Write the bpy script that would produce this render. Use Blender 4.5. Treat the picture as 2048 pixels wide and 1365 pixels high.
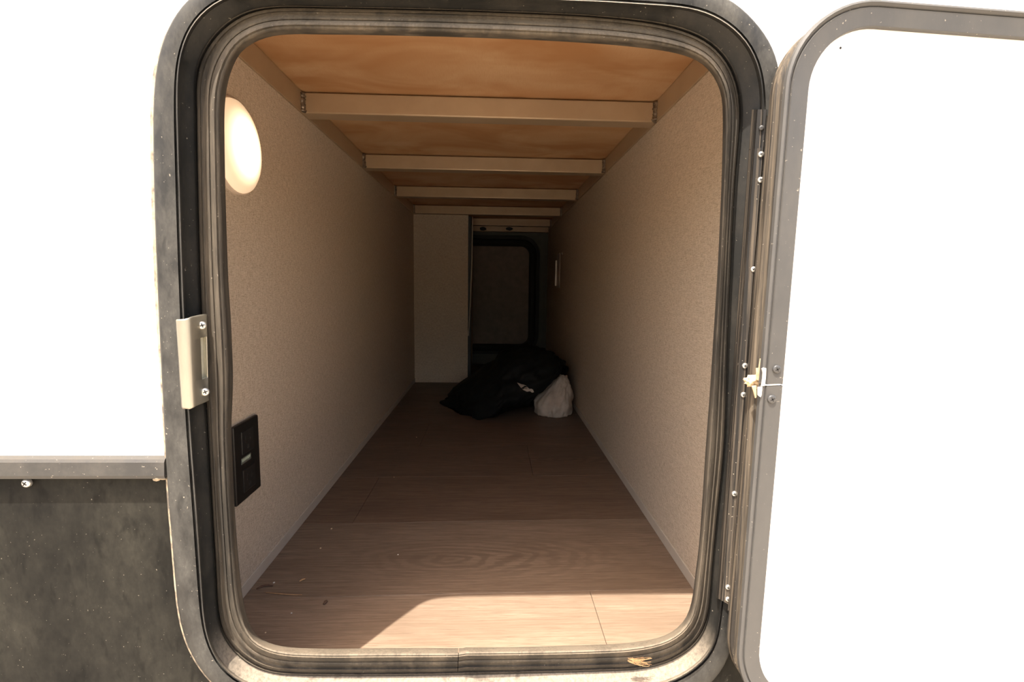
import bpy, bmesh, math, random
import numpy as np
from mathutils import Vector, Matrix, noise
from mathutils.bvhtree import BVHTree

random.seed(7)
S = bpy.context.scene
COL = S.collection
for o in list(bpy.data.objects): bpy.data.objects.remove(o)

# ------------------------------------------------------------------ camera
CX, CY, F = 1024.0, 682.5, 1010.155
YAW, PIT, ROL = .0393, -.1104, .0134
CAMH = .45
cam = bpy.data.cameras.new('camera'); camo = bpy.data.objects.new('camera', cam); COL.objects.link(camo)
cam.sensor_width = 36; cam.lens = 36 * F / 2048; cam.clip_start = .02; cam.clip_end = 200
_f = np.array([math.sin(YAW), math.cos(YAW), 0]); _r = np.array([math.cos(YAW), -math.sin(YAW), 0]); _u = np.array([0, 0, 1.])
AW = _f * math.cos(PIT) + _u * math.sin(PIT); _u2 = _u * math.cos(PIT) - _f * math.sin(PIT)
AR = _r * math.cos(ROL) + _u2 * math.sin(ROL); AU = _u2 * math.cos(ROL) - _r * math.sin(ROL)
CAM = np.array([0, 0, CAMH])
camo.matrix_world = Matrix(((AR[0], AU[0], -AW[0], 0), (AR[1], AU[1], -AW[1], 0), (AR[2], AU[2], -AW[2], CAMH), (0, 0, 0, 1)))
S.camera = camo

# ------------------------------------------------------------------ light
SX, SY = .234, .35                         # sun: shift right / inward per metre of fall
EXPOSURE = 0.0
SUN, SKY = 12.0, .72
w = bpy.data.worlds.new('world'); S.world = w; w.use_nodes = True
nt = w.node_tree; bg = nt.nodes['Background']
sky = nt.nodes.new('ShaderNodeTexSky'); sky.sky_type = 'NISHITA'; sky.sun_disc = False
sky.sun_elevation = math.radians(67); sky.sun_rotation = math.atan2(-SX, -SY); sky.dust_density = 4.0; sky.air_density = 1.0
hz = nt.nodes.new('ShaderNodeMix'); hz.data_type = 'RGBA'; hz.blend_type = 'MULTIPLY'; hz.inputs[0].default_value = 1; hz.inputs[7].default_value = (1, .89, .76, 1)   # warm hazy daylight
nt.links.new(sky.outputs[0], hz.inputs[6]); nt.links.new(hz.outputs[2], bg.inputs[0]); bg.inputs[1].default_value = SKY
sl = bpy.data.lights.new('sun', 'SUN'); so = bpy.data.objects.new('sun', sl); COL.objects.link(so)
sl.energy = SUN; sl.angle = math.radians(.55); sl.color = (1, .93, .83)
so.rotation_euler = Vector((SX, SY, -1)).to_track_quat('-Z', 'Y').to_euler(); so.location = (-1.2, -1.6, 5)
vs = S.view_settings
vs.view_transform = 'Standard'; vs.look = 'None'; vs.gamma = 1; vs.use_curve_mapping = False; vs.exposure = EXPOSURE

# ------------------------------------------------------------------ helpers
def ray(x, y): return AW + (x - CX) / F * AR - (y - CY) / F * AU
def at(x, y, ax, val):
    d = ray(x, y); return CAM + d * ((val - CAM[ax]) / d[ax])
def atY(x, y, v): return at(x, y, 1, v)

def tag(o, label=None, cat=None, group=None, kind=None):
    if label: o['label'] = label
    if cat: o['category'] = cat
    if group: o['group'] = group
    if kind: o['kind'] = kind
    return o
def empty(name, loc=(0, 0, 0)):
    o = bpy.data.objects.new(name, None); COL.objects.link(o); o.location = loc; o.empty_display_size = .02; return o
def link(name, me, mat, parent=None, smooth=False):
    o = bpy.data.objects.new(name, me); COL.objects.link(o)
    if mat is not None:
        for m in (mat if isinstance(mat, (list, tuple)) else [mat]): me.materials.append(m)
    if parent is not None:
        o.parent = parent
        o.matrix_parent_inverse = Matrix.Translation(-wloc(parent))
    if smooth:
        for p in me.polygons: p.use_smooth = True
    return o
def wloc(o):
    v = Vector(o.location)
    return v
def mesh(name, vs_, fs, mat, parent=None, smooth=False):
    me = bpy.data.meshes.new(name); me.from_pydata([tuple(map(float, v)) for v in vs_], [], fs); me.validate(); me.update()
    bm = bmesh.new(); bm.from_mesh(me); bmesh.ops.recalc_face_normals(bm, faces=bm.faces); bm.to_mesh(me); bm.free()
    return link(name, me, mat, parent, smooth)
def frombm(name, bm, mat, parent=None, smooth=False):
    me = bpy.data.meshes.new(name); bm.to_mesh(me); bm.free(); return link(name, me, mat, parent, smooth)
def box(name, x, y, z, mat, parent=None, bev=0, seg=2):
    bm = bmesh.new(); bmesh.ops.create_cube(bm, size=1)
    for v in bm.verts:
        v.co = Vector(((x[0] + x[1]) / 2 + v.co.x * (x[1] - x[0]), (y[0] + y[1]) / 2 + v.co.y * (y[1] - y[0]), (z[0] + z[1]) / 2 + v.co.z * (z[1] - z[0])))
    if bev: bmesh.ops.bevel(bm, geom=bm.edges[:], offset=bev, segments=seg, affect='EDGES', profile=.5)
    return frombm(name, bm, mat, parent)
def loft(name, loops, mat, parent=None, closed=True, smooth=True, sharp=(), flip=False):
    """loops: list of (N,3) arrays"""
    n = len(loops[0]); V = np.concatenate(loops); Fs = []
    for a in range(len(loops) - 1):
        for i in range(n if closed else n - 1):
            j = (i + 1) % n
            Fs.append((a * n + i, a * n + j, (a + 1) * n + j, (a + 1) * n + i))
    o = mesh(name, V, Fs, mat, parent, smooth)
    return o
def autosmooth(o, ang=40):
    me = o.data
    bm = bmesh.new(); bm.from_mesh(me)
    for e in bm.edges:
        if len(e.link_faces) == 2 and e.calc_face_angle(0) > math.radians(ang): e.smooth = False
    bm.to_mesh(me); bm.free(); return o
def tube(name, pts, rad, mat, parent=None, seg=8, cap=True):
    pts = [Vector(p) for p in pts]; V = []; Fs = []
    rad = rad if isinstance(rad, (list, tuple)) else [rad] * len(pts)
    for i, p in enumerate(pts):
        t = (pts[min(i + 1, len(pts) - 1)] - pts[max(i - 1, 0)]).normalized()
        a = t.orthogonal().normalized() if i == 0 else (a - t * a.dot(t)).normalized()
        b = t.cross(a)
        for k in range(seg):
            th = 2 * math.pi * k / seg; V.append(p + (a * math.cos(th) + b * math.sin(th)) * rad[i])
    for i in range(len(pts) - 1):
        for k in range(seg):
            Fs.append((i * seg + k, i * seg + (k + 1) % seg, (i + 1) * seg + (k + 1) % seg, (i + 1) * seg + k))
    if cap:
        Fs.append(tuple(range(seg))); Fs.append(tuple(range((len(pts) - 1) * seg, len(pts) * seg)))
    return mesh(name, V, Fs, mat, parent, True)
def frame_of(n, up=(0, 0, 1)):
    n = Vector(n).normalized(); x = Vector(up).cross(n)
    if x.length < 1e-4: x = Vector((1, 0, 0))
    x.normalize(); y = n.cross(x); return x, y, n
def screw(name, p, n, r, mats, parent, rot=.4, hgt=.45):
    """domed screw head with a cross recess"""
    x, y, n = frame_of(n); p = Vector(p); V = []; Fs = []; prof = [(1, -.15), (1, .12), (.9, .55 * hgt + .1), (.62, hgt), (.0, hgt * 1.12)]
    sg = 14
    for rr, hh in prof[:-1]:
        for k in range(sg):
            th = 2 * math.pi * k / sg; V.append(p + (x * math.cos(th) + y * math.sin(th)) * rr * r + n * hh * r)
    V.append(p + n * prof[-1][1] * r)
    for a in range(len(prof) - 2):
        for k in range(sg): Fs.append((a * sg + k, a * sg + (k + 1) % sg, (a + 1) * sg + (k + 1) % sg, (a + 1) * sg + k))
    for k in range(sg): Fs.append(((len(prof) - 2) * sg + k, (len(prof) - 2) * sg + (k + 1) % sg, len(V) - 1))
    nf = len(Fs)
    for q in (rot, rot + math.pi / 2):
        d = x * math.cos(q) + y * math.sin(q); e = n.cross(d); b = len(V)
        for sgn in ((-1, -1), (1, -1), (1, 1), (-1, 1)): V.append(p + d * sgn[0] * r * .5 + e * sgn[1] * r * .12 + n * r * (hgt * 1.13))
        for sgn in ((-1, -1), (1, -1), (1, 1), (-1, 1)): V.append(p + d * sgn[0] * r * .5 + e * sgn[1] * r * .12 + n * r * (hgt * .5))
        Fs += [(b, b + 1, b + 2, b + 3), (b, b + 1, b + 5, b + 4), (b + 1, b + 2, b + 6, b + 5), (b + 2, b + 3, b + 7, b + 6), (b + 3, b, b + 4, b + 7)]
    o = mesh(name, V, Fs, list(mats), parent)
    for i, pl in enumerate(o.data.polygons):
        if i >= nf: pl.material_index = 1
        else: pl.use_smooth = True
    return o

# ------------------------------------------------------------------ materials
def newmat(name):
    m = bpy.data.materials.new(name); m.use_nodes = True
    return m, m.node_tree, m.node_tree.nodes['Principled BSDF']
def N(nt, t, **k):
    n = nt.nodes.new(t)
    for a, b in k.items():
        if a in n.inputs.keys(): n.inputs[a].default_value = b
        else: setattr(n, a, b)
    return n
def coords(nt, scale=(1, 1, 1), loc=(0, 0, 0)):
    tc = N(nt, 'ShaderNodeTexCoord'); mp = N(nt, 'ShaderNodeMapping'); mp.inputs['Scale'].default_value = scale; mp.inputs['Location'].default_value = loc
    nt.links.new(tc.outputs['Object'], mp.inputs[0]); return mp.outputs[0]
def ramp(nt, fac, stops):
    r = N(nt, 'ShaderNodeValToRGB'); e = r.color_ramp.elements
    while len(e) > 1: e.remove(e[-1])
    e[0].position = stops[0][0]; e[0].color = (*stops[0][1], 1)
    for p, c in stops[1:]:
        q = e.new(p); q.color = (*c, 1)
    nt.links.new(fac, r.inputs[0]); return r.outputs[0]
def mix(nt, fac, a, b, mode='MIX'):
    m = N(nt, 'ShaderNodeMix'); m.data_type = 'RGBA'; m.blend_type = mode
    for sock, v in ((m.inputs[0], fac), (m.inputs[6], a), (m.inputs[7], b)):
        if hasattr(v, 'is_output'): nt.links.new(v, sock)
        elif isinstance(v, (int, float)): sock.default_value = v
        else: sock.default_value = (*v, 1)
    return m.outputs[2]
def noisef(nt, scale, stretch=(1, 1, 1), detail=4, rough=.6, dist=0, loc=(0, 0, 0)):
    n = N(nt, 'ShaderNodeTexNoise'); n.inputs['Scale'].default_value = scale; n.inputs['Detail'].default_value = detail
    n.inputs['Roughness'].default_value = rough; n.inputs['Distortion'].default_value = dist
    nt.links.new(coords(nt, stretch, loc), n.inputs['Vector']); return n.outputs[0]
def maprange(nt, v, a, b, c=0, d=1):
    n = N(nt, 'ShaderNodeMapRange'); n.inputs[1].default_value = a; n.inputs[2].default_value = b; n.inputs[3].default_value = c; n.inputs[4].default_value = d
    nt.links.new(v, n.inputs[0]); return n.outputs[0]
def bump(nt, b, h, strength=.2, dist=.001):
    n = N(nt, 'ShaderNodeBump'); n.inputs['Strength'].default_value = strength; n.inputs['Distance'].default_value = dist
    nt.links.new(h, n.inputs['Height']); nt.links.new(n.outputs[0], b.inputs['Normal'])
def plain(name, c, rough=.5, metal=0, c2=None, scale=30, stretch=(1, 1, 1), lo=.35, hi=.65, bmp=0, spec=None):
    m, nt, b = newmat(name)
    b.inputs['Roughness'].default_value = rough; b.inputs['Metallic'].default_value = metal
    if spec is not None: b.inputs['Specular IOR Level'].default_value = spec
    if c2 is None: c2 = tuple(x * .8 for x in c)
    f = noisef(nt, scale, stretch, 6, .65)
    nt.links.new(ramp(nt, f, [(lo, c2), (hi, c)]), b.inputs['Base Color'])
    if bmp: bump(nt, b, f, bmp)
    return m
def dusty(name, c, dust, rough=.5, amount=.5, scale=22, stretch=(1, 1, 1), up=.6, spec=.4, bmp=.08, lo=.42, hi=.64, speck=.5, spots=0.):
    """dark rubber or painted metal with blotchy dust; more dust settled on faces that look up"""
    m, nt, b = newmat(name)
    b.inputs['Specular IOR Level'].default_value = spec
    big = noisef(nt, scale, stretch, 6, .7); fine = noisef(nt, scale * 14, stretch, 3, .7)
    g = N(nt, 'ShaderNodeNewGeometry'); sp = N(nt, 'ShaderNodeSeparateXYZ'); nt.links.new(g.outputs['Normal'], sp.inputs[0])
    upf = maprange(nt, sp.outputs[2], .15, .75, 0, up)
    a = maprange(nt, big, lo, hi, 0, amount)
    ad = N(nt, 'ShaderNodeMath', operation='ADD'); nt.links.new(a, ad.inputs[0]); nt.links.new(upf, ad.inputs[1])
    mu = N(nt, 'ShaderNodeMath', operation='MULTIPLY'); nt.links.new(ad.outputs[0], mu.inputs[0]); nt.links.new(maprange(nt, fine, .3, .6, .55, 1), mu.inputs[1]); mu.use_clamp = True
    colr = mix(nt, mu.outputs[0], c, dust)
    if spots:                                # dark drips and stains
        sp2 = noisef(nt, 75, (1, 1, .4), 3, .6, .4, (5, 2, 8)); colr = mix(nt, maprange(nt, sp2, .57, .70, 0, spots), colr, tuple(x * .5 for x in c))
    if speck:                                # pale grit
        gr = noisef(nt, 420, (1, 1, 1), 2, .5, 0, (1, 4, 2)); colr = mix(nt, maprange(nt, gr, .715, .76, 0, speck), colr, (.45, .40, .32))
    nt.links.new(colr, b.inputs['Base Color'])
    nt.links.new(maprange(nt, mu.outputs[0], 0, .6, rough, .85), b.inputs['Roughness'])
    if bmp: bump(nt, b, fine, bmp, .0006)
    return m
def fabric(name, c, c2):
    m, nt, b = newmat(name); b.inputs['Roughness'].default_value = .75; b.inputs['Specular IOR Level'].default_value = .25
    v = noisef(nt, 90, (7, 7, 1), 4, .7); h = noisef(nt, 90, (1.1, 1.1, 8), 4, .7, loc=(3, 1, 2)); f = noisef(nt, 650, (1, 1, 1), 2, .6)
    a = N(nt, 'ShaderNodeMath', operation='ADD'); nt.links.new(v, a.inputs[0]); nt.links.new(h, a.inputs[1])
    a2 = N(nt, 'ShaderNodeMath', operation='MULTIPLY_ADD'); nt.links.new(f, a2.inputs[0]); a2.inputs[1].default_value = .9; nt.links.new(a.outputs[0], a2.inputs[2])
    k = maprange(nt, a2.outputs[0], 1.2, 1.68, 0, 1)
    nt.links.new(ramp(nt, k, [(0, c2), (.45, tuple((x + y) / 2 for x, y in zip(c, c2))), (1, c)]), b.inputs['Base Color'])
    bump(nt, b, k, .15, .0006); return m
def wood(name, c, c2, knot=None, off=0.0):
    """vinyl plank with long grain across the floor; an optional cathedral figure at knot"""
    m, nt, b = newmat(name); b.inputs['Specular IOR Level'].default_value = .35
    g = noisef(nt, 12, (.8, 24, 1), 9, .7, .4, (off, off * 3, 0)); g2 = noisef(nt, 60, (.5, 16, 1), 5, .65, .2, (off * 2, off, 0)); cl = noisef(nt, 4, (1, 5, 1), 3, .6, .5, (off, 0, 0))
    base = ramp(nt, g, [(.36, c2), (.5, tuple((x + y) / 2 for x, y in zip(c, c2))), (.64, c)])
    base = mix(nt, maprange(nt, g2, .50, .64, 0, .7), base, tuple(x * .62 for x in c2))
    if knot:
        kx, ky = knot
        wv = N(nt, 'ShaderNodeTexWave'); wv.wave_type = 'RINGS'; wv.rings_direction = 'Z'; wv.inputs['Scale'].default_value = 30; wv.inputs['Distortion'].default_value = 3.0
        wv.inputs['Detail'].default_value = 4; wv.inputs['Detail Scale'].default_value = 2.2; wv.inputs['Detail Roughness'].default_value = .65
        v = coords(nt, (.30, 1, 0), (-kx * .30, -ky, 0)); wn = N(nt, 'ShaderNodeTexNoise'); wn.inputs['Scale'].default_value = 26; wn.inputs['Detail'].default_value = 3; nt.links.new(v, wn.inputs['Vector'])
        wm = N(nt, 'ShaderNodeVectorMath', operation='MULTIPLY_ADD'); nt.links.new(wn.outputs['Color'], wm.inputs[0]); wm.inputs[1].default_value = (.035, .022, 0); nt.links.new(v, wm.inputs[2]); nt.links.new(wm.outputs[0], wv.inputs['Vector'])
        ln = N(nt, 'ShaderNodeVectorMath', operation='LENGTH'); nt.links.new(v, ln.inputs[0])
        near = maprange(nt, ln.outputs['Value'], .015, .08, .62, .10)
        mu = N(nt, 'ShaderNodeMath', operation='MULTIPLY'); nt.links.new(near, mu.inputs[0]); nt.links.new(maprange(nt, wv.outputs[1], .25, .75, 1, 0), mu.inputs[1])
        base = mix(nt, mu.outputs[0], base, tuple(x * .72 for x in c2))
    base = mix(nt, maprange(nt, cl, .45, .65, 0, .5), base, tuple(x * .85 for x in c2))
    nt.links.new(base, b.inputs['Base Color']); nt.links.new(maprange(nt, g, .3, .7, .55, .42), b.inputs['Roughness'])
    bump(nt, b, g2, .06, .0005); return m
def ply(name, c, c2, c3):
    m, nt, b = newmat(name); b.inputs['Roughness'].default_value = .6; b.inputs['Specular IOR Level'].default_value = .3
    cl = noisef(nt, 4.5, (1, 1.6, 1), 3, .55, .6); g = noisef(nt, 60, (10, 1, 1), 5, .6)
    base = ramp(nt, cl, [(.37, c2), (.5, c), (.63, c3)])
    nt.links.new(mix(nt, maprange(nt, g, .45, .7, 0, .25), base, c2), b.inputs['Base Color']); return m

M = {}
M['gel'] = plain('white_gelcoat', (.84, .83, .80), .3, c2=(.82, .81, .77), scale=3)
M['doorpanel'] = plain('white_door_panel', (.86, .85, .82), .35, c2=(.84, .83, .79), scale=4)
M['skirt'] = dusty('black_skirt', (.006, .006, .0055), (.034, .032, .0255), .7, .9, 9, (1, 1, .6), .3, .10, .08, .36, .68, .3, .5)
M['belt'] = dusty('black_belt_trim', (.030, .030, .029), (.10, .088, .072), .4, .35, 25, (1, 1, 1), .3)
M['flange'] = dusty('black_flange', (.022, .022, .021), (.088, .085, .076), .5, .75, 30, (1, 1, .5), .10, .2, .08, .40, .66, .5, .6)
M['channel'] = dusty('black_channel', (.016, .016, .015), (.28, .235, .18), .5, .06, 26, (1, 1, .6), .9, .25, .08, .42, .64, .4, .4)
M['seal'] = dusty('black_rubber_seal', (.029, .026, .022), (.165, .136, .10), .6, .55, 30, (1, 1, .12), .85, .25, .08, .42, .62, .4)
M['sealant'] = plain('old_sealant', (.36, .29, .20), .7, c2=(.09, .075, .06), scale=60, lo=.40, hi=.56)
M['doortrim'] = dusty('grey_black_door_trim', (.062, .061, .059), (.12, .113, .10), .42, .3, 14, (1, 1, .4), .2, .3)
M['doorside'] = dusty('dusty_door_edge', (.026, .023, .020), (.17, .138, .10), .55, .8, 60, (3, 3, .05), .5, .2, .08, .44, .60, .5)
M['hinge'] = dusty('dirty_hinge', (.016, .015, .014), (.15, .122, .092), .5, .75, 70, (3, 3, .04), .3, .2, .08, .46, .60, .6)
M['zinc'] = plain('zinc_plate', (.42, .395, .32), .36, .8, c2=(.33, .31, .26), scale=25, stretch=(1, 1, .3))
M['zincin'] = plain('zinc_slot', (.62, .60, .50), .3, .5)
M['screw'] = plain('steel_screw', (.62, .60, .56), .3, .8)
M['blackscrew'] = plain('black_screw', (.06, .06, .06), .35)
M['dark'] = plain('dark_recess', (.015, .014, .013), .7)
M['wallpaper'] = fabric('woven_wall_panel', (.64, .55, .44), (.36, .295, .22))
M['base'] = plain('smooth_base_strip', (.50, .45, .38), .5, c2=(.46, .41, .345), scale=20)
M['ply'] = ply('luan_plywood', (.52, .31, .16), (.43, .225, .10), (.58, .375, .21))
M['steel'] = plain('beige_painted_steel', (.43, .32, .205), .36, .25, c2=(.39, .285, .18), scale=12)
M['weld'] = plain('weld_bead', (.30, .24, .18), .35, .6, c2=(.08, .06, .045), scale=160)
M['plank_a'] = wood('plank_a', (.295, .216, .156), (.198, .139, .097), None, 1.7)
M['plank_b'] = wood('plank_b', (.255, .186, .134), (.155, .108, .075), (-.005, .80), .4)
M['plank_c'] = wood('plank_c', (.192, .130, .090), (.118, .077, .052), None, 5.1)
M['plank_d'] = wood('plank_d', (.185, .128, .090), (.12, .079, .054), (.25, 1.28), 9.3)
M['subfloor'] = plain('dark_joint', (.13, .09, .065), .8)
M['outlet'] = plain('black_plastic', (.012, .011, .010), .4)
M['outlet2'] = plain('black_plastic_socket', (.02, .019, .018), .35)
M['paper'] = plain('label_paper', (.13, .14, .12), .5)
M['ink'] = plain('label_print', (.42, .48, .38), .5)
M['lampbase'] = plain('lamp_base', (.75, .62, .5), .5)
M['bag'] = plain('black_bag', (.010, .011, .010), .7, c2=(.006, .006, .006), scale=9, spec=.15)
M['whitebag'] = plain('white_sack', (.55, .47, .39), .7, c2=(.40, .33, .27), scale=18)
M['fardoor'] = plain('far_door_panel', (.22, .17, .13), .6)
M['farwall'] = plain('far_wall_dark_grey', (.10, .10, .085), .7, c2=(.08, .08, .07), scale=14)  # even dark grey, much darker than the woven side walls
M['farseal'] = plain('far_door_seal', (.02, .02, .019), .6)
M['foam'] = plain('foam', (.80, .64, .42), .9, c2=(.45, .30, .17), scale=90, bmp=.6)
M['chip'] = plain('bare_aluminium', (.82, .79, .72), .4, .2)
M['straw'] = plain('straw', (.52, .32, .16), .7, c2=(.34, .18, .08), scale=80)
M['bark'] = plain('bark_bit', (.10, .055, .035), .8)
M['ground'] = plain('gravel_ground', (.58, .50, .40), .9, c2=(.42, .36, .28), scale=25, bmp=.4)
m, nt, b = newmat('lit_lens')
tc = N(nt, 'ShaderNodeTexCoord'); ln = N(nt, 'ShaderNodeVectorMath', operation='LENGTH')
nt.links.new(tc.outputs['Object'], ln.inputs[0])
glow = maprange(nt, ln.outputs['Value'], .036, .056, 1, 0)
pw = N(nt, 'ShaderNodeMath', operation='POWER'); nt.links.new(glow, pw.inputs[0]); pw.inputs[1].default_value = 1.6
nt.links.new(maprange(nt, pw.outputs[0], 0, 1, .62, 3.4), b.inputs['Emission Strength'])
b.inputs['Emission Color'].default_value = (1, .68, .40, 1); b.inputs['Base Color'].default_value = (.8, .7, .58, 1); b.inputs['Roughness'].default_value = .3
M['lens'] = m

# ------------------------------------------------------------------ measured layout
XL, XR, ZC = -.3541, .3063, .7977          # compartment walls and ceiling; floor at z = 0
YW = .462                                  # outer face of the side wall of the vehicle
YI = .494                                  # inner face
YE = 2.86                                  # far wall

# ------------------------------------------------------------------ traced loops of the opening (pixels of the photo, clockwise)
L0 = [(640,69),(574.5,69),(541,73),(508,85),(479.6,106.5),(466,133),(456,163),(450.5,200),(449,227),(449.5,310),(451.4,400),(453.9,483),(457,566),(461,627),(464,690),(466,750),(465,800),(463,846),(464,900),(469,1012),(477,1119),(484.6,1191),(491,1224),(499.6,1251),(512,1272),(533,1285),(566,1294),(640,1298),(782,1297),(921,1297),(1123,1292.5),(1270,1285),(1333.6,1270.5),(1367.7,1243.7),(1382,1209.5),(1390,1154),(1397,1100),(1404.7,1002),(1411,900),(1421,764),(1428.5,646),(1435,540),(1439,460),(1442.5,378),(1444.5,310),(1445.5,246),(1444,199.6),(1438,174.6),(1425,149.7),(1405,128),(1380,114.8),(1340,104),(1247.5,92),(1120,83),(989.7,77),(800,71.5)]
L1 = [(640,17),(560,16),(500,25),(466,43),(438,66.5),(413,100),(398,133),(393,166),(394,227),(397,400),(404,627),(412,780),(420,920),(428,1060),(433,1138),(438,1228),(450,1275),(482,1311),(516,1334),(549.5,1343.5),(601,1346.5),(780,1347),(1080,1341),(1180,1338),(1296,1331.6),(1355,1311.6),(1399,1275),(1416,1230),(1423,1150),(1434,1030),(1447,900),(1454,700),(1462,500),(1470,350),(1478,260),(1479,205),(1470,160),(1452,122),(1420,88),(1376,66),(1317,50),(1200,36),(1000,26),(800,20)]
L2 = [(600,-12),(500,-15),(470,-12),(450,-6),(430,5),(408,21.6),(383,50),(366.5,86.5),(357,130),(354.5,180),(355,227),(360,400),(368,627),(381,860),(392,1008),(404,1185),(409,1250),(417,1284),(431,1318),(452,1345),(485,1368),(530,1382),(600,1388),(780,1389),(1000,1386),(1180,1382),(1290,1376),(1344,1364),(1380,1344),(1413,1317),(1430,1291),(1438,1240),(1446,1160),(1469,930),(1488,700),(1506,480),(1520,310),(1526,221),(1526,190),(1523,160),(1515,125),(1500,93),(1481,68),(1450,44),(1420,27),(1376,15),(1297,9),(1200,3),(1000,-4),(800,-9)]
L3 = [(600,-46),(500,-48),(450,-42),(405,-22),(370,1),(350,31.6),(333,63),(322,93),(314,130),(309,170),(306.5,230),(309,400),(317.5,627),(329,860),(335,971),(346,1104),(352,1180),(358,1231),(365,1264),(380,1304),(400,1340),(422,1366),(450,1392),(490,1412),(560,1424),(780,1426),(1000,1423),(1180,1418),(1300,1412),(1360,1403),(1400,1386),(1428,1364),(1455,1325),(1466,1285),(1475,1200),(1500,930),(1521,700),(1540,480),(1556,300),(1562,200),(1560,150),(1553,112),(1544,91),(1529.7,66.5),(1508,40),(1486.5,18),(1462,-1),(1430,-16),(1380,-26),(1290,-32),(1000,-38),(800,-43)]
CEN = np.array([940., 690.])
def spline(pts, sub=10):
    P = np.array(pts, float); n = len(P); out = []
    for i in range(n):
        p0, p1, p2, p3 = P[i - 1], P[i], P[(i + 1) % n], P[(i + 2) % n]
        t0 = 0; t1 = t0 + np.linalg.norm(p1 - p0) ** .5; t2 = t1 + np.linalg.norm(p2 - p1) ** .5; t3 = t2 + np.linalg.norm(p3 - p2) ** .5
        for k in range(sub):
            t = t1 + (t2 - t1) * k / sub
            a1 = (t1 - t) / (t1 - t0) * p0 + (t - t0) / (t1 - t0) * p1; a2 = (t2 - t) / (t2 - t1) * p1 + (t - t1) / (t2 - t1) * p2; a3 = (t3 - t) / (t3 - t2) * p2 + (t - t2) / (t3 - t2) * p3
            b1 = (t2 - t) / (t2 - t0) * a1 + (t - t0) / (t2 - t0) * a2; b2 = (t3 - t) / (t3 - t1) * a2 + (t - t1) / (t3 - t1) * a3
            out.append((t2 - t) / (t2 - t1) * b1 + (t - t1) / (t2 - t1) * b2)
    return np.array(out)
def polar(pts):
    D = spline(pts) - CEN; a = np.arctan2(D[:, 1], D[:, 0]); r = np.hypot(D[:, 0], D[:, 1]); o = np.argsort(a)
    return a[o], r[o]
NL = 280
_d = spline(L1); _c = np.concatenate([[0], np.cumsum(np.linalg.norm(np.diff(np.vstack([_d, _d[:1]]), axis=0), axis=1))])
_q = np.linspace(0, _c[-1], NL, endpoint=False); _w = np.vstack([_d, _d[:1]])
_s = np.stack([np.interp(_q, _c, _w[:, 0]), np.interp(_q, _c, _w[:, 1])], 1) - CEN
ANG = np.sort(np.arctan2(_s[:, 1], _s[:, 0]))
# start the ring at the bottom joint of the seal (pixel 921, 1320)
JA = math.atan2(1320 - CEN[1], 921 - CEN[0]); ANG = np.where(ANG < JA, ANG + 2 * math.pi, ANG); ANG = np.sort(ANG)
def resample(pts):
    a, r = polar(pts); a = np.concatenate([a - 2 * math.pi, a, a + 2 * math.pi]); r = np.tile(r, 3)
    rr = np.interp(ANG, np.concatenate([a, a[-len(pts):] + 0])[:len(a)], r)
    return CEN + np.stack([np.cos(ANG), np.sin(ANG)], 1) * rr[:, None]
def smooth_loop(P, it=2):
    for _ in range(it): P = .25 * np.roll(P, 1, 0) + .5 * P + .25 * np.roll(P, -1, 0)
    return P
P0, P1, P2, P3 = smooth_loop(resample(L0), 1), smooth_loop(resample(L1), 4), smooth_loop(resample(L2), 5), smooth_loop(resample(L3), 5)
def up_(P, y): return np.array([atY(x, yy, y) for x, yy in P])
def lerp(A, B, t): return A * (1 - t) + B * t

# ------------------------------------------------------------------ structure: outside
gnd = box('ground', (-9, 9), (-12, YW - .02), (-.84, -.74), M['ground']); tag(gnd, 'gravel ground outside the vehicle', kind='structure')
W3 = up_(P3, YW); H3 = up_(lerp(P3, P2, .35), YW)
belt_z = float(atY(150, 958, YW)[2])
# hole contour split at the belt height
def plate(name, x0, x1, z0, z1, upper, y0, y1, mat, zcut):
    H = up_(lerp(P3, P2, .4), y0); n = len(H)
    idx = [i for i in range(n) if (H[i, 2] > zcut) == upper]
    # contiguous run
    st = next(i for i in range(n) if ((H[i, 2] > zcut) == upper) and ((H[i - 1, 2] > zcut) != upper))
    run = []
    k = st
    while (H[k % n, 2] > zcut) == upper: run.append(H[k % n]); k += 1
    pts = [(p[0], p[2]) for p in run]
    a, b_ = pts[0], pts[-1]
    pts = [(a[0], zcut)] + pts + [(b_[0], zcut)]
    if pts[0][0] < pts[-1][0]: pts = pts[::-1]      # from right to left
    # now close round the outside: left, far edge, right
    zz = z1 if upper else z0
    pts += [(x0, zcut), (x0, zz), (x1, zz), (x1, zcut)]
    bm = bmesh.new()
    f = bm.faces.new([bm.verts.new((p[0], y0, p[1])) for p in pts]); f.normal_update(); bmesh.ops.triangulate(bm, faces=[f])
    r = bmesh.ops.extrude_face_region(bm, geom=bm.faces[:]); 
    for v in [g for g in r['geom'] if isinstance(g, bmesh.types.BMVert)]: v.co.y = y1
    bmesh.ops.recalc_face_normals(bm, faces=bm.faces); return frombm(name, bm, mat)
wall_front = plate('wall_front', -2.6, 2.6, -.5, 2.3, True, YW, YI, M['gel'], belt_z + .008); tag(wall_front, 'glossy white outer side wall of the vehicle', kind='structure')
skirt = plate('wall_skirt', -2.6, 2.6, -.5, 2.3, False, YW + .002, YI, M['skirt'], belt_z + .008); tag(skirt, 'dirty black lower skirt panel of the outer wall', kind='structure')
roof = box('wall_top', (-2.6, 2.6), (YW, 2.95), (2.3, 2.34), M['gel']); tag(roof, 'white roof of the vehicle', kind='structure')
under = box('wall_underside', (-2.6, 2.6), (YI, 2.95), (-.50, -.47), M['skirt']); tag(under, 'dark underside of the vehicle', kind='structure')
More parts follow.
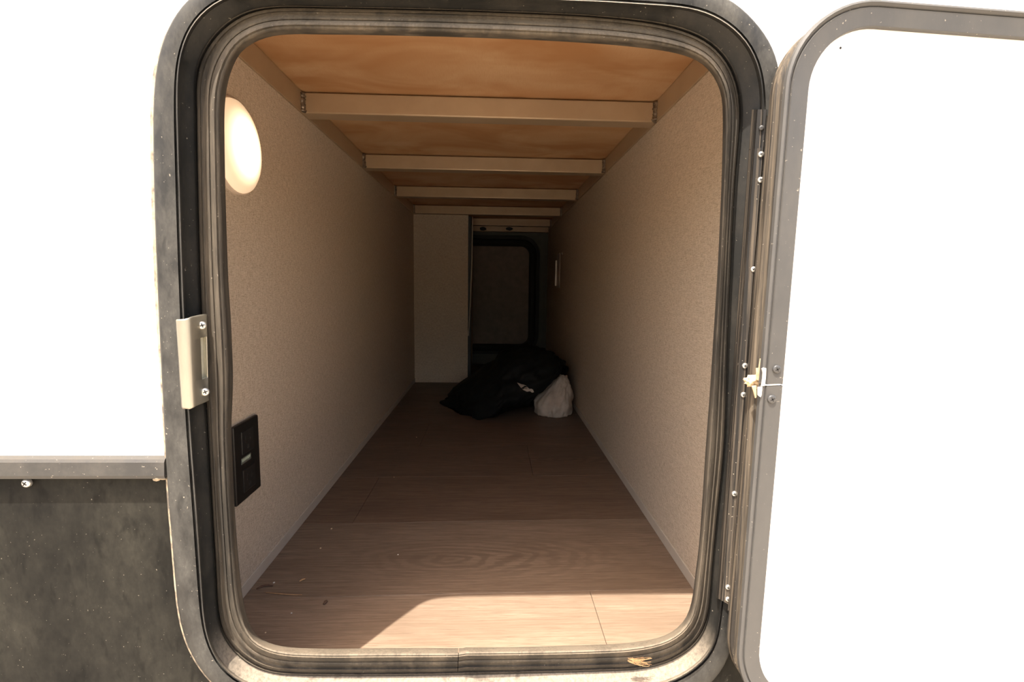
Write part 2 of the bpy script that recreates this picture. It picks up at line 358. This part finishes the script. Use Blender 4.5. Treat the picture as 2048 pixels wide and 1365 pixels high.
# belt moulding on the left and right of the opening
bz1, bz0 = float(atY(150, 917, YW - .007)[2]), float(atY(150, 958, YW - .007)[2])
tr = empty('trim_1', (-.6, YW, bz0)); tag(tr, 'black belt moulding between white wall and dark skirt', kind='structure')
xa = float(atY(331, 940, YW)[0])
def prism(name, prof, x0, x1, mat, parent):
    n = len(prof); V = [(x0, y, z) for y, z in prof] + [(x1, y, z) for y, z in prof]
    Fs = [(i, (i + 1) % n, n + (i + 1) % n, n + i) for i in range(n)] + [tuple(range(n)), tuple(range(n, 2 * n))]
    return mesh(name, V, Fs, mat, parent)
bp = [(YW + .004, bz1), (YW - .003, bz1), (YW - .006, bz1 - .0015), (YW - .0075, bz1 - .004), (YW - .0085, bz0 + .003), (YW - .0075, bz0), (YW - .001, bz0 - .0008), (YW + .004, bz0 - .001)]
prism('moulding', bp, -2.6, xa + .004, M['belt'], tr)
prism('moulding', bp, float(atY(1530, 940, YW)[0]), 2.6, M['belt'], tr)
screw('screw_head', atY(55, 966, YW - .001), (0, -1, 0), .0042, (M['screw'], M['dark']), tr, .9, .7)
# lump of old sealant at the moulding's end
def lump(name, c, r, mat, parent, seed=0, sub=3, amp=.35, fr=1.6, squash=(1, 1, 1), zmin=None):
    bm = bmesh.new(); bmesh.ops.create_icosphere(bm, subdivisions=sub, radius=1)
    for v in bm.verts:
        d = v.co.normalized(); k = 1 + amp * noise.fractal(d * fr + Vector((seed * 3.1, seed, -seed)), 1, 2, 4)
        v.co = Vector((c[0] + d.x * k * r * squash[0], c[1] + d.y * k * r * squash[1], c[2] + d.z * k * r * squash[2]))
        if zmin is not None and v.co.z < zmin: v.co.z = zmin
    return frombm(name, bm, mat, parent, True)
lump('sealant_lump', atY(318, 955, YW - .004), .0055, M['sealant'], tr, 3, 3, .5, 1.8, (1.25, .6, .55))

# ------------------------------------------------------------------ structure: compartment
fl = box('floor', (XL - .03, XR + .03), (YI, YE), (-.03, -.0032), M['subfloor']); tag(fl, 'brown vinyl plank floor of the storage compartment', kind='structure')
SK = .0225; EDG = [.464, .6965, .9242] + [.9242 + .2285 * k for k in range(1, 10)]
def plank(y0, y1, x0, x1, mat):
    g = .0003
    a, b_, c, d = [(x, y) for x, y in ((x0 + g, y0 + g), (x1 - g, y0 + g), (x1 - g, y1 - g), (x0 + g, y1 - g))]
    pts = []
    for x, y in (a, b_, c, d): pts.append((x, min(max(y + SK * x, YI), YE)))
    bm = bmesh.new(); bt = [bm.verts.new((x, y, -.003)) for x, y in pts]; tp = [bm.verts.new((x, y, 0)) for x, y in pts]
    bm.faces.new(tp); bm.faces.new(bt[::-1])
    for i in range(4): bm.faces.new((bt[i], bt[(i + 1) % 4], tp[(i + 1) % 4], tp[i]))
    bmesh.ops.bevel(bm, geom=[e for e in bm.edges if all(v.co.z > -.001 for v in e.verts)], offset=.0004, segments=1, affect='EDGES')
    bmesh.ops.recalc_face_normals(bm, faces=bm.faces)
    return frombm('plank', bm, mat, fl)
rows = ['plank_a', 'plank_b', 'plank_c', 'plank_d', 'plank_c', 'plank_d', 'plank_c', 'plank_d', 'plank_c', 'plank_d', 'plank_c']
cuts = {0: [.148], 2: [-.26], 3: [.1], 4: [-.2], 5: [.22], 6: [0.0], 7: [-.15], 8: [.2], 9: [.0]}
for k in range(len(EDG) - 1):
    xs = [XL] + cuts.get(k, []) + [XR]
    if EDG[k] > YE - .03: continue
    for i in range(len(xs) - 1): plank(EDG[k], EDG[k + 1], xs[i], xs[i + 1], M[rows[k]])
wl = box('wall_left', (XL - .02, XL), (YI, YE), (-.03, .758), M['wallpaper']); tag(wl, 'woven tan wall panel on the left with lamp and outlet', kind='structure')
wr = box('wall_right', (XR, XR + .02), (YI, YE), (-.03, .758), M['wallpaper']); tag(wr, 'woven tan wall panel on the right of the compartment', kind='structure')
ce = box('ceiling', (XL - .05, XR + .05), (YI, YE), (ZC, ZC + .012), M['ply']); tag(ce, 'orange plywood ceiling above the steel crossbars', kind='structure')
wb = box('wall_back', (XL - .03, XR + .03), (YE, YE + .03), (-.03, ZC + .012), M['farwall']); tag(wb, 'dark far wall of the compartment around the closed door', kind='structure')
for nm, x0, x1, lab in (('baseboard_left', XL, XL + .0025, 'smooth pale strip along the foot of the left wall'), ('baseboard_right', XR - .0025, XR, 'smooth pale strip along the foot of the right wall')):
    o = box(nm, (x0, x1), (YI, 2.3 if 'left' in nm else YE), (0, .0185), M['base'], None, .0006, 1); tag(o, lab, kind='structure')
# boxed-in corner at the far left
PY = 2.30; PXR = float(atY(936, 600, PY)[0])
al = empty('wall_alcove', (XL, PY, 0)); tag(al, 'tan boxed-in partition in the far left corner', kind='structure')
box('front_panel', (XL, PXR), (PY, PY + .012), (0, .752), M['wallpaper'], al)
box('side_panel', (PXR - .012, PXR), (PY + .012, YE), (0, .752), M['wallpaper'], al)
box('top_panel', (XL, PXR), (PY, YE), (.752, .757), M['wallpaper'], al)
box('edge_trim', (PXR, PXR + .014), (PY - .003, PY + .02), (0, .752), M['farseal'], al, .002)
pa, pb = atY(945, 434, PY - .012), atY(937, 672, PY - .006)
tube('hanging_cable', [lerp(pa, pb, t) + np.array([.004 * math.sin(t * 3.1), 0, 0]) for t in np.linspace(0, 1, 9)], .0022, M['base'], al, 6)

# ------------------------------------------------------------------ welded steel frame under the ceiling
bf = empty('steel_bed_frame', ((XL + XR) / 2, .5, ZC - .04)); tag(bf, 'beige welded steel frame of rails and crossbars under the plywood ceiling', 'frame')
ZB = .7585; RX = .0025
box('side_rail', (XL - .03, XL + RX), (YI, YE), (ZB, ZC - .0004), M['steel'], bf, .002)
box('side_rail', (XR - RX, XR + .03), (YI, YE), (ZB, ZC - .0004), M['steel'], bf, .002)
random.seed(3)
def bead(x, y, sgn, parent):
    n = 15; V = []; pts = []; rad = []
    for i in range(n):
        t = i / (n - 1); z = ZB + .001 + (ZC - ZB - .004) * t
        pts.append((x + sgn * .0012 + random.uniform(-.0006, .0006), y - .0016 + random.uniform(-.0006, .0006), z)); rad.append(.0050 + .0014 * (i % 2) + random.uniform(-.0006, .0006) + (.0016 if i < 2 else 0))
    return tube('weld_bead', pts, rad, M['weld'], parent, 8)
for k, y in enumerate([.980, 1.419, 1.857, 2.288, 2.690]):
    x0 = XL + RX
    if y > PY: x0 = PXR + .0
    bb = box('crossbar', (x0 - .001, XR - RX + .001), (y, y + .038), (ZB, ZC - .0028), M['steel'], bf, .0025, 3)
    if y < PY: bead(XL + RX, y, 1, bb)
    bead(XR - RX, y, -1, bb)
ez0, ez1 = float(atY(1000, 463.5, 2.82)[2]), float(atY(1000, 452.5, 2.82)[2])
er = box('end_rail', (PXR, XR - RX), (2.82, 2.858), (ez0, ez1), M['steel'], bf, .002)
for px in (966, 1019):
    c = atY(px, 458, 2.815); lump('clip', c, .016, M['farseal'], er, px, 2, .3, 2, (1.2, .4, .6))

# ------------------------------------------------------------------ far door
def rrect(x0, x1, z0, z1, r, y, n=10):
    out = []
    for cx, cz, a0 in ((x1 - r, z1 - r, 0), (x0 + r, z1 - r, 90), (x0 + r, z0 + r, 180), (x1 - r, z0 + r, 270)):
        for k in range(n + 1):
            a = math.radians(a0 + 90 * k / n); out.append((cx + r * math.cos(a), y, cz + r * math.sin(a)))
    return np.array(out)
fx1 = float(atY(1058, 600, YE)[0]); fz1 = float(atY(1000, 492, YE)[2]); fz0 = float(atY(1000, 689, YE)[2]); fx0 = fx1 - .47
fd = empty('far_door', ((fx0 + fx1) / 2, YE, fz0)); tag(fd, 'closed brown door with dark rounded seal in the far wall', 'door')
Q = lambda e, y, r: rrect(fx0 - e, fx1 + e, fz0 - e, fz1 + e, r + e, y)
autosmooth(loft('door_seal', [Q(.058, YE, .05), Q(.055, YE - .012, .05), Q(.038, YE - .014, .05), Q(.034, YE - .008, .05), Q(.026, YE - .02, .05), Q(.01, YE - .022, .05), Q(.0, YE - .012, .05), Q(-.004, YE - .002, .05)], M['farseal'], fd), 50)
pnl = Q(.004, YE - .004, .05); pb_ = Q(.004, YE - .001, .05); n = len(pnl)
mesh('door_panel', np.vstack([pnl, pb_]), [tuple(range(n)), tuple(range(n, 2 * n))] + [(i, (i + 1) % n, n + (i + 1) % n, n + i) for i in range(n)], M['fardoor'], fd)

# ------------------------------------------------------------------ door frame of the near opening
df = empty('door_frame', tuple(atY(900, 1389, .45))); tag(df, 'black rounded door frame with ribbed rubber seal around the opening', 'frame')
Y3, YF, Y2 = YW, .4545, .4500
prof = [(0.0, YW + .001), (0.0, YF + .001), (.06, YF - .0012), (.5, YF - .002), (.84, YF - .0012), (.88, YF + .003), (.93, YF + .003), (.96, Y2), (1.0, Y2)]
autosmooth(loft('outer_flange', [up_(lerp(P3, P2, t), y) for t, y in prof], M['flange'], df), 55)
# tan sealant line outside the flange on the left
ks = [i for i in range(NL) if P3[i, 0] < 440 and 20 < P3[i, 1] < 1400]
prof2 = [(-.13, YW), (-.12, YW - .003), (-.02, YW - .0045), (.05, YW - .005)]
tap = np.interp(P3[:, 1], [60, 130, 600, 800, 1400], [.15, 1, 1, .45, .45])[:, None]
o = loft('sealant_bead', [up_(P3 + (P2 - P3) * t * tap, y)[ks] for t, y in prof2], M['sealant'], df, False)
prof = [(-.03, Y2), (.0, Y2 - .0008), (.05, Y2 + .001), (.12, Y2 + .012), (.55, Y2 + .019), (.85, Y2 + .0235), (.9, Y2 + .021), (.94, Y2 + .0235), (1.0, Y2 + .026)]
autosmooth(loft('jamb_channel', [up_(lerp(P2, P1, t), y) for t, y in prof], M['channel'], df), 50)
prof = [(-.02, .479), (.02, .4710), (.10, .4690), (.15, .4715), (.20, .4718), (.28, .4690), (.36, .4655), (.42, .4660), (.45, .4672), (.48, .4650), (.55, .4622), (.63, .4612), (.68, .4632), (.71, .4628), (.78, .4638), (.84, .4672), (.88, .4720), (.92, .4745), (1.0, .486), (.97, .4985), (.6, .4995), (-.02, .4995)]
cut = slice(0, NL)
def seal_loop(t, y):
    A = lerp(P1, P0, t).copy(); out = []
    m = 40
    for i in range(NL):
        # the two butted ends at the bottom joint: the right end stands a little higher and prouder
        k = max(0, 1 - (NL - 1 - i) / 14.0)
        yy = y - .0022 * k * (0 < t < 1)
        px = A[i].copy(); px[1] -= 2.5 * k * (0 < t < 1)
        if i == 0: px[0] -= 1.0
        out.append(atY(px[0], px[1], yy))
    return np.array(out)
SL = [seal_loop(t, y) for t, y in prof]
# open ring: the seam at the bottom stays a visible slit; ring closes back on itself less 1 mm
def close_gap(P, g=.0007):
    a, b_ = P[-1], P[0]; d = b_ - a; L = np.linalg.norm(d); e = b_ - d / L * g if L > g else a
    return np.vstack([P, e[None]])
so_ = loft('rubber_seal', [close_gap(p) for p in SL], M['seal'], df, False); autosmooth(so_, 60)

q = atY(921.5, 1320, .474)
box('seam_shade_block', (q[0] - .004, q[0] + .004), (.476, .479), (q[2] - .016, q[2] + .0035), M['dark'], df)  # added dark block: stands in for shade inside the slit, hides sunlit gap
# strike plate on the left of the frame
cols = [((353, 641), (364.5, 815), .4475), ((354.5, 639), (367, 818), .4455), ((370, 638.5), (380, 818.5), .4440), ((377, 636.5), (386, 816), .4450), ((383, 634), (391, 812.5), .4485), ((398, 630.5), (404.5, 807), .4580), ((411, 628), (415, 802.5), .4650), ((413.5, 630), (417, 801), .4665)]
rowt = [0, .02, .26, .27, .72, .735, .98, 1]
sp = empty('strike_plate', tuple(atY(385, 815, .45))); sp.parent = df; sp.matrix_parent_inverse = Matrix.Translation(-Vector(df.location)); tag(sp, 'bent zinc strike plate')
grid = []
for (a, b_, y) in cols:
    grid.append([atY(*(np.array(a) * (1 - t) + np.array(b_) * t), y) for t in rowt])
V = [p for c in grid for p in c]; nr = len(rowt); Fs = []
for i in range(len(cols) - 1):
    for j in range(nr - 1):
        if i == 5 and 2 <= j <= 4: continue
        Fs.append((i * nr + j, i * nr + j + 1, (i + 1) * nr + j + 1, (i + 1) * nr + j))
pp = mesh('bent_plate', V, Fs, M['zinc'], sp, True); 
md = pp.modifiers.new('thick', 'SOLIDIFY'); md.thickness = .0012; md.offset = 0
ia, ib = 5 * nr, 6 * nr
def deep(p, d): return p + np.array([-.0035, d * .35, 0])
V = [grid[5][2], grid[5][5], grid[6][5], grid[6][2]]; V2 = [deep(np.array(p), .0075) for p in V]
mesh('latch_slot', V + V2, [(0, 1, 5, 4), (1, 2, 6, 5), (2, 3, 7, 6), (3, 0, 4, 7), (4, 5, 6, 7)], M['zincin'], sp)
nrm = Vector((.55, -.83, 0))
for (px, py) in ((404, 651), (413 - 3, 784)):
    screw('screw_head', Vector(atY(px, py, .4605)) + nrm * .0006, nrm, .0037, (M['screw'], M['dark']), sp, .3)

# long hinge on the right of the frame
hg = empty('hinge', tuple(atY(1448, 1200, .45))); hg.parent = df; hg.matrix_parent_inverse = Matrix.Translation(-Vector(df.location))
hcols = [(0, .4720), (.02, .4600), (.12, .4545), (.22, .4510), (.26, .4490), (.30, .4500), (.50, .4490), (.74, .4475), (.78, .4490), (.80, .4465), (.84, .4450), (.90, .4450), (.95, .4465), (1.0, .4500)]
def hx(yp): return 1503 + (1433 - 1503) * (yp - 222) / (1195 - 222), 1543 + (1464 - 1543) * (yp - 222) / (1200 - 222)
rws = np.linspace(222, 1207, 40)
def leaf(name, t0, t1, ya, yb, dy=0, slope=0):
    cs = [c for c in hcols if t0 <= c[0] <= t1]; loops = []
    for (t, d) in cs:
        L_ = []
        for yp in np.linspace(ya, yb, 24):
            a, b_ = hx(yp); yy = yp + slope * (t - t0) / max(t1 - t0, .01) * (1 if yp > (ya + yb) / 2 else -.4)
            L_.append(atY(a + (b_ - a) * t, yy, d + dy))
        loops.append(np.array(L_))
    return autosmooth(loft(name, loops, M['hinge'], hg, False), 45)
leaf('frame_leaf', 0, .78, 300, 1196, 0, 14)
leaf('knuckle_strip', .78, 1.0, 232, 1222, 0, 0)
leaf('end_cover', 0, .78, 219, 299, .0015, 0)
for (px, py) in ((1522, 309), (1521, 360), (1507, 539), (1490, 732), (1487, 790), (1469, 988), (1456, 1175), (1456, 1199)):
    screw('screw_head', Vector(atY(px, py, .4480)), (-.35, -.93, 0),   .0026, (M['screw'], M['dark']), hg, random.uniform(0, 1.5), .55)
for (px, py) in ((1523, 256),):
    screw('screw_head', Vector(atY(px, py, .4492)), (-.35, -.93, 0), .0022, (M['blackscrew'], M['dark']), hg, .3, .5)

# ------------------------------------------------------------------ opened door, folded flat against the wall on the right
YD = .415
tl_a, tl_b = atY(1576, 190, YD), atY(1497, 1138, YD); tt_a, tt_b = atY(1749, 6.7, YD), atY(2048, 30, YD)
def isect(a, b_, c, d):
    A = np.array([[b_[0] - a[0], -(d[0] - c[0])], [b_[2] - a[2], -(d[2] - c[2])]]); t = np.linalg.solve(A, np.array([c[0] - a[0], c[2] - a[2]])); return a + (b_ - a) * t[0]
TL = isect(tl_a, tl_b, tt_a, tt_b); eR = (tt_b - tt_a) / np.linalg.norm(tt_b - tt_a); eD = (tl_b - tl_a) / np.linalg.norm(tl_b - tl_a)
DW = .50; DH = float(np.linalg.norm(isect(tl_a, tl_b, atY(1450, 1437, YD), atY(1700, 1437, YD)) - TL)); DR = .068
def droop(e, y, r=None, n=14, nside=30):
    """rounded rectangle in the door's plane, grown outwards by e; starts on the left side at the split"""
    rr = (DR if r is None else r) + e; w_, h_ = DW + 2 * e, DH + 2 * e; pts = []
    tsplit = SPLIT + e
    # local coords u right, v down from TL corner of this grown rect
    pts.append((0, tsplit - GAP))
    def arc(cu, cv, a0):
        for k in range(n + 1):
            a = math.radians(a0 + 90 * k / n); pts.append((cu + rr * math.cos(a), cv + rr * math.sin(a)))
    for k in range(1, 8): pts.append((0, (tsplit - GAP) * (1 - k / 8) + rr * k / 8))
    arc(rr, rr, 180); arc(w_ - rr, rr, 270); arc(w_ - rr, h_ - rr, 0); arc(rr, h_ - rr, 90)
    for k in range(1, 8): pts.append((0, (h_ - rr) * (1 - k / 8) + (tsplit + GAP) * k / 8))
    pts.append((0, tsplit + GAP))
    o = TL - eR * e - eD * e
    return np.array([o + eR * u + eD * v + np.array([0, y - YD, 0]) for u, v in pts])
SPLIT = float(np.linalg.norm(isect(tl_a, tl_b, atY(1480, 769, YD), atY(1600, 769, YD)) - TL)); GAP = .0006
dr = empty('baggage_door', tuple(TL + eD * DH + eR * DW / 2)); tag(dr, 'opened white compartment door with black rounded rim, folded back at right', 'door')
autosmooth(loft('door_rim', [droop(-.017, YD + .006), droop(-.0165, YD + .0002), droop(-.0158, YD), droop(-.004, YD), droop(-.0028, YD - .0004), droop(-.0018, YD + .0012), droop(-.001, YD - .0005), droop(.0008, YD - .0014), droop(.0026, YD - .0004), droop(.003, YD + .003)], M['doortrim'], dr, False), 40)
autosmooth(loft('door_edge', [droop(.0022, YD + .002), droop(.0005, YD + .0055), droop(-.004, YD + .007), droop(-.0045, YD + .015), droop(.0, YD + .0165), droop(.0015, YD + .018), droop(.0015, YD + .0255), droop(-.01, YD + .028)], M['doorside'], dr, False), 40)
pn = droop(-.014, YD + .0045); pk = droop(-.008, YD + .027); n = len(pn)
mesh('door_panel', np.vstack([pn, pk]), [tuple(range(n)), tuple(range(n, 2 * n))] + [(i, (i + 1) % n, n + (i + 1) % n, n + i) for i in range(n)], M['doorpanel'], dr)
for (px, py, rr) in ((1553.5, 739, .0036), (1543.5, 799, .0038)):
    screw('rim_screw', Vector(atY(px, py, YD - .0004)), (0, -1, 0), rr, (M['blackscrew'], M['dark']), dr, .5, .35)
c = atY(1681, 96, YD + .0045); lump('dirt_speck', c, .0011, M['dark'], dr, 2, 1, .2, 1, (1, .3, 1.1))
# broken rim at the split: foam and bare metal slivers
fo = lump('foam_chunk', atY(1508, 763, .428), .0078, M['foam'], dr, 5, 4, .55, 2.2, (1.0, .55, .62))
def sliver(name, pts, y, mat, th=.0012):
    V = [atY(px, py, y) for px, py in pts]; n = len(V); V2 = [np.array(v) + np.array([0, th, 0]) for v in V]
    return mesh(name, V + V2, [tuple(range(n)), tuple(range(n, 2 * n))] + [(i, (i + 1) % n, n + (i + 1) % n, n + i) for i in range(n)], mat, dr)
sliver('metal_sliver', [(1524, 738), (1528, 736), (1532.5, 737), (1532, 752), (1530, 772), (1523, 773), (1525.5, 758), (1526, 746)], YD - .002, M['chip'])
sliver('split_edge', [(1531, 769.5), (1561, 768.6), (1561, 770.6), (1531, 771.8)], YD - .0003, M['chip'], .004)
sliver('metal_sliver', [(1516, 775), (1525, 774), (1523, 792), (1521, 795), (1516, 791)], YD - .002, M['chip'])
sliver('metal_sliver', [(1513, 737), (1518, 737), (1521, 718), (1523, 718), (1521.5, 745), (1520, 764), (1513, 760)], .4215, M['foam'])
sliver('metal_sliver', [(1504, 773), (1513, 772), (1513, 795), (1511, 797), (1508, 786)], .4215, M['foam'])

# ------------------------------------------------------------------ lamp on the left wall
LC = Vector((XL, .7265, .632)); LR = .0635
lamp = empty('dome_lamp', tuple(LC)); tag(lamp, 'round glowing dome lamp high on the left wall', 'lamp')
def lathe_x(name, prof, mat, parent, c, seg=48, local=False):
    V = []; Fs = []; o = Vector((0, 0, 0)) if local else Vector(c)
    for h_, r in prof:
        for k in range(seg):
            th = 2 * math.pi * k / seg; V.append(o + Vector((h_, r * math.cos(th), r * math.sin(th))))
    for a in range(len(prof) - 1):
        for k in range(seg): Fs.append((a * seg + k, a * seg + (k + 1) % seg, (a + 1) * seg + (k + 1) % seg, (a + 1) * seg + k))
    Fs.append(tuple(range((len(prof) - 1) * seg, len(prof) * seg)))
    ob = mesh(name, V, Fs, mat, None if local else parent, True)
    if local: ob.parent = parent
    return ob
lathe_x('lamp_base', [(0, LR), (.004, LR), (.0055, LR - .0015), (.0055, LR - .004)], M['lampbase'], lamp, LC)
lathe_x('lamp_lens', [(.004, LR - .002), (.009, LR - .0035), (.013, LR - .009), (.0165, LR - .018), (.019, LR - .03), (.0205, LR - .045), (.021, .004), (.0213, .0005)], M['lens'], lamp, LC, 48, True)

# ------------------------------------------------------------------ outlet on the left wall
oy1, oz1, oz0 = .7512, .2531, .1411
ou = empty('wall_outlet', (XL, .715, oz0)); tag(ou, 'black electrical outlet with a small printed label on the left wall', 'outlet')
box('cover_plate', (XL, XL + .006), (oy1 - .073, oy1), (oz0, oz1), M['outlet'], ou, .0022, 3)
cy = oy1 - .0365
for zc in (.2245, .1695):
    fc = box('socket', (XL + .005, XL + .0072), (cy - .017, cy + .017), (zc - .0165, zc + .0165), M['outlet2'], ou, .001)
    for dy in (-.0065, .0065): box('slot', (XL + .0068, XL + .0074), (cy + dy - .0011, cy + dy + .0011), (zc - .001, zc + .008), M['dark'], fc)
    box('ground_hole', (XL + .0068, XL + .0074), (cy - .0025, cy + .0025), (zc - .011, zc - .006), M['dark'], fc, .0005, 1)
pa = at(483, 921, 0, XL + .0065); pb = at(502, 915, 0, XL + .0065)
lz = (pa[2] + pb[2]) / 2
lb = box('label_strip', (XL + .0058, XL + .0066), (pa[1], pb[1]), (lz - .0042, lz + .0042), M['paper'], ou)
random.seed(11); y = pa[1] + .001
while y < pb[1] - .002:                    # illegible rows of small print
    wd = random.uniform(.0012, .003)
    box('print_mark', (XL + .0064, XL + .0069), (y, min(y + wd, pb[1] - .0005)), (lz - .0005 + random.uniform(-.0012, 0), lz + .003), M['ink'], lb)
    y += wd + .0006

# ------------------------------------------------------------------ bags on the floor at the far end
def smoothmesh(o):
    for p in o.data.polygons: p.use_smooth = True
bm = bmesh.new(); bmesh.ops.create_icosphere(bm, subdivisions=5, radius=1)
for v in bm.verts:
    d = v.co.normalized()
    k = 1 + .16 * noise.fractal(d * 1.7 + Vector((4, 2, 9)), 1, 2, 4) + .05 * (1 - abs(noise.noise(d * 4.5 + Vector((1, 7, 3)))) * 2)
    x, yv, z = d.x * k, d.y * k, d.z * k
    X = .065 + x * .195; Y_ = 1.90 + yv * .26; Z = .094 + z * .106 + .05 * x
    if x < -.2: Z -= .05 * (-.2 - x) / .8 + .02; X -= .05 * (-.2 - x)
    xo = .218 + max(0, Z - .045) * .37; q = Vector(((X - xo) / .076, (Y_ - 1.755) / .096, (Z - .04) / .108))     # lies against the white sack
    if q.length < 1.18: q = q.normalized() * 1.18; Z = .04 + q.z * .108; X, Y_ = .218 + max(0, Z - .045) * .37 + q.x * .076, 1.755 + q.y * .096
    v.co = Vector((X, Y_, max(Z, .001)))
bag = frombm('black_bag', bm, M['bag'], None, True); tag(bag, 'slumped black bag lying on the floor at the far end', 'bag')
bv = BVHTree.FromPolygons([v.co.copy() for v in bag.data.vertices], [tuple(p.vertices) for p in bag.data.polygons])
outl = [(1034, 766), (1040, 768), (1046, 770), (1052, 772), (1057, 777), (1060, 779), (1062, 778), (1066, 780), (1068, 785), (1064, 786), (1060, 783), (1054, 784), (1047, 781), (1041, 775)]
V = []
for px, py in outl:
    d = Vector(ray(px, py)).normalized(); h_ = bv.ray_cast(Vector(CAM), d)
    p = h_[0] if h_[0] is not None else Vector(atY(px, py, 1.66)); V.append(p - d * .003)
n = len(V); V2 = [p + Vector((0, .006, 0)) for p in V]
mesh('torn_opening', V + V2, [tuple(range(n)), tuple(range(n, 2 * n))] + [(i, (i + 1) % n, n + (i + 1) % n, n + i) for i in range(n)], M['whitebag'], bag)
bm = bmesh.new(); bmesh.ops.create_icosphere(bm, subdivisions=5, radius=1)
for v in bm.verts:
    d = v.co.normalized(); k = 1 + .12 * noise.fractal(d * 2.0 + Vector((1, 5, 2)), 1, 2, 4) - .10 * abs(noise.noise(Vector((d.x * 5, d.y * 5, d.z * 1.2)) + Vector((3, 3, 3))))
    tp = 1 - .45 * max(0, d.z) + .12 * max(0, -d.z)
    v.co = Vector((.218 + d.x * k * .070 * tp + .034 * max(0, d.z), 1.755 + d.y * k * .085 * tp, max(.001, .045 + d.z * k * .092)))
wbag = frombm('white_sack', bm, M['whitebag'], None, True); tag(wbag, 'crumpled white sack tucked under the right side of the black bag', 'sack')

# ------------------------------------------------------------------ small things far right
p = at(1113.5, 546, 0, XR - .002)
stp = empty('wall_bracket', (XR, p[1], p[2])); tag(stp, 'small pale upright bracket on the right wall near the far end', 'bracket')
z0_, z1_ = float(at(1113, 572, 0, XR - .004)[2]), float(at(1114.5, 521, 0, XR - .004)[2])
box('backplate', (XR - .003, XR), (p[1] - .10, p[1]), (z0_ - .01, z1_ + .03), M['base'], stp, .001, 1)
box('upright_edge', (XR - .010, XR - .002), (p[1] - .004, p[1] + .004), (z0_, z1_), M['chip'], stp, .001, 1)
screw('screw_head', at(1124.5, 507.5, 0, XR - .003), (-1, 0, 0), .005, (M['screw'], M['dark']), stp, .4)
q = at(1092, 599, 0, XR - .0005)
ws = screw('wall_screw', q, (-1, 0, 0), .006, (M['screw'], M['dark']), None, .4); tag(ws, 'single bright screw head in the right wall beside the far door', 'screw')

# ------------------------------------------------------------------ litter on the floor
def sliver_floor(name, p0, p1, wd, th, mat, label, cat, bend=.15, group=None):
    a, b_ = at(*p0, 2, .001), at(*p1, 2, .001); n = 7; pts = []
    for i in range(n):
        t = i / (n - 1); q = lerp(a, b_, t); d = b_ - a; nn = np.array([-d[1], d[0], 0])
        pts.append(q + nn * bend * math.sin(t * math.pi) + np.array([0, 0, th + .0006 * math.sin(t * 5)]))
    o = tube(name, pts, [wd * (.35 + .65 * math.sin(math.pi * (.12 + .76 * i / (n - 1)))) for i in range(n)], mat, None, 6)
    for v in o.data.vertices: v.co.z = max(v.co.z * .6, .0002)
    return tag(o, label, cat, group)
sliver_floor('wood_shaving', (599, 1164), (611, 1158), .0016, .0012, M['straw'], 'short pale wood chip on the brown floor near the left wall', 'shaving', .05)
sliver_floor('bark_strip', (513, 1179), (546, 1172), .0022, .001, M['bark'], 'dark reddish bark strip by the foot of the left wall', 'bark', .2)
sliver_floor('straw_fibre', (532, 1186), (604, 1190), .0008, .0008, M['straw'], 'long thin straw fibre lying in front of the bark strip', 'straw', -.03)
o = lump('leaf_fragment', at(651, 1205, 2, .0015), .0035, M['bark'], None, 4, 2, .5, 2, (.8, 1.2, .35), .0002); tag(o, 'reddish dry leaf fragment in front of the plank joint', 'leaf')
for i, (px, py, r, lab) in enumerate(((548, 1166, .0018, 'pale crumb beside the dark bark strip on the floor'), (663, 1058, .0019, 'pale crumb just in front of the second plank joint, left side'),
        (641, 1097, .0016, 'pale crumb by the left wall between the two plank joints'), (796, 1110, .0015, 'lone pale crumb left of the oval grain figure on the floor'),
        (833, 875, .0019, 'bright crumb farthest back, on the dark floor before the black bag'), (788, 955, .0015, 'small pale crumb in mid-floor behind the second plank joint'), (583, 1227, .0013, 'tiny crumb left of the leaf fragment on the shaded front plank'),
        (531, 1266, .0012, 'tiny crumb in the front left corner beside the seal'))):
    o = lump('crumb', at(px, py, 2, r * .4), r, M['foam' if i % 3 else 'chip'], None, i, 1, .4, 2, (1, 1, .6), .0001); tag(o, lab, 'crumb', 'crumbs on the floor')
# dry tuft caught in the seal at the bottom right
random.seed(5); V = []; Fs = []
tuft = bmesh.new()
for k in range(44):
    a = atY(1255 + random.random() * 14, 1316 + random.random() * 9, .4590 - random.random() * .004); L_ = random.uniform(.006, .022); dx = random.uniform(.6, 1); dz = random.uniform(-.40, .18)
    pts = [a + np.array([L_ * t * dx, -.001 * math.sin(t * 3), L_ * t * dz + random.uniform(-.0008, .0008)]) for t in np.linspace(0, 1, 5)]
    ox = random.uniform(.00010, .00026); prev = None
    for q in pts:
        cur = [tuft.verts.new((q[0], q[1] + ox * c1, q[2] + ox * s1)) for c1, s1 in ((1, 0), (-.5, .87), (-.5, -.87))]
        if prev:
            for i in range(3): tuft.faces.new((prev[i], prev[(i + 1) % 3], cur[(i + 1) % 3], cur[i]))
        prev = cur
o = frombm('straw_tuft', tuft, M['straw']); tag(o, 'small tuft of dry straw caught on the lower right of the seal', 'straw')
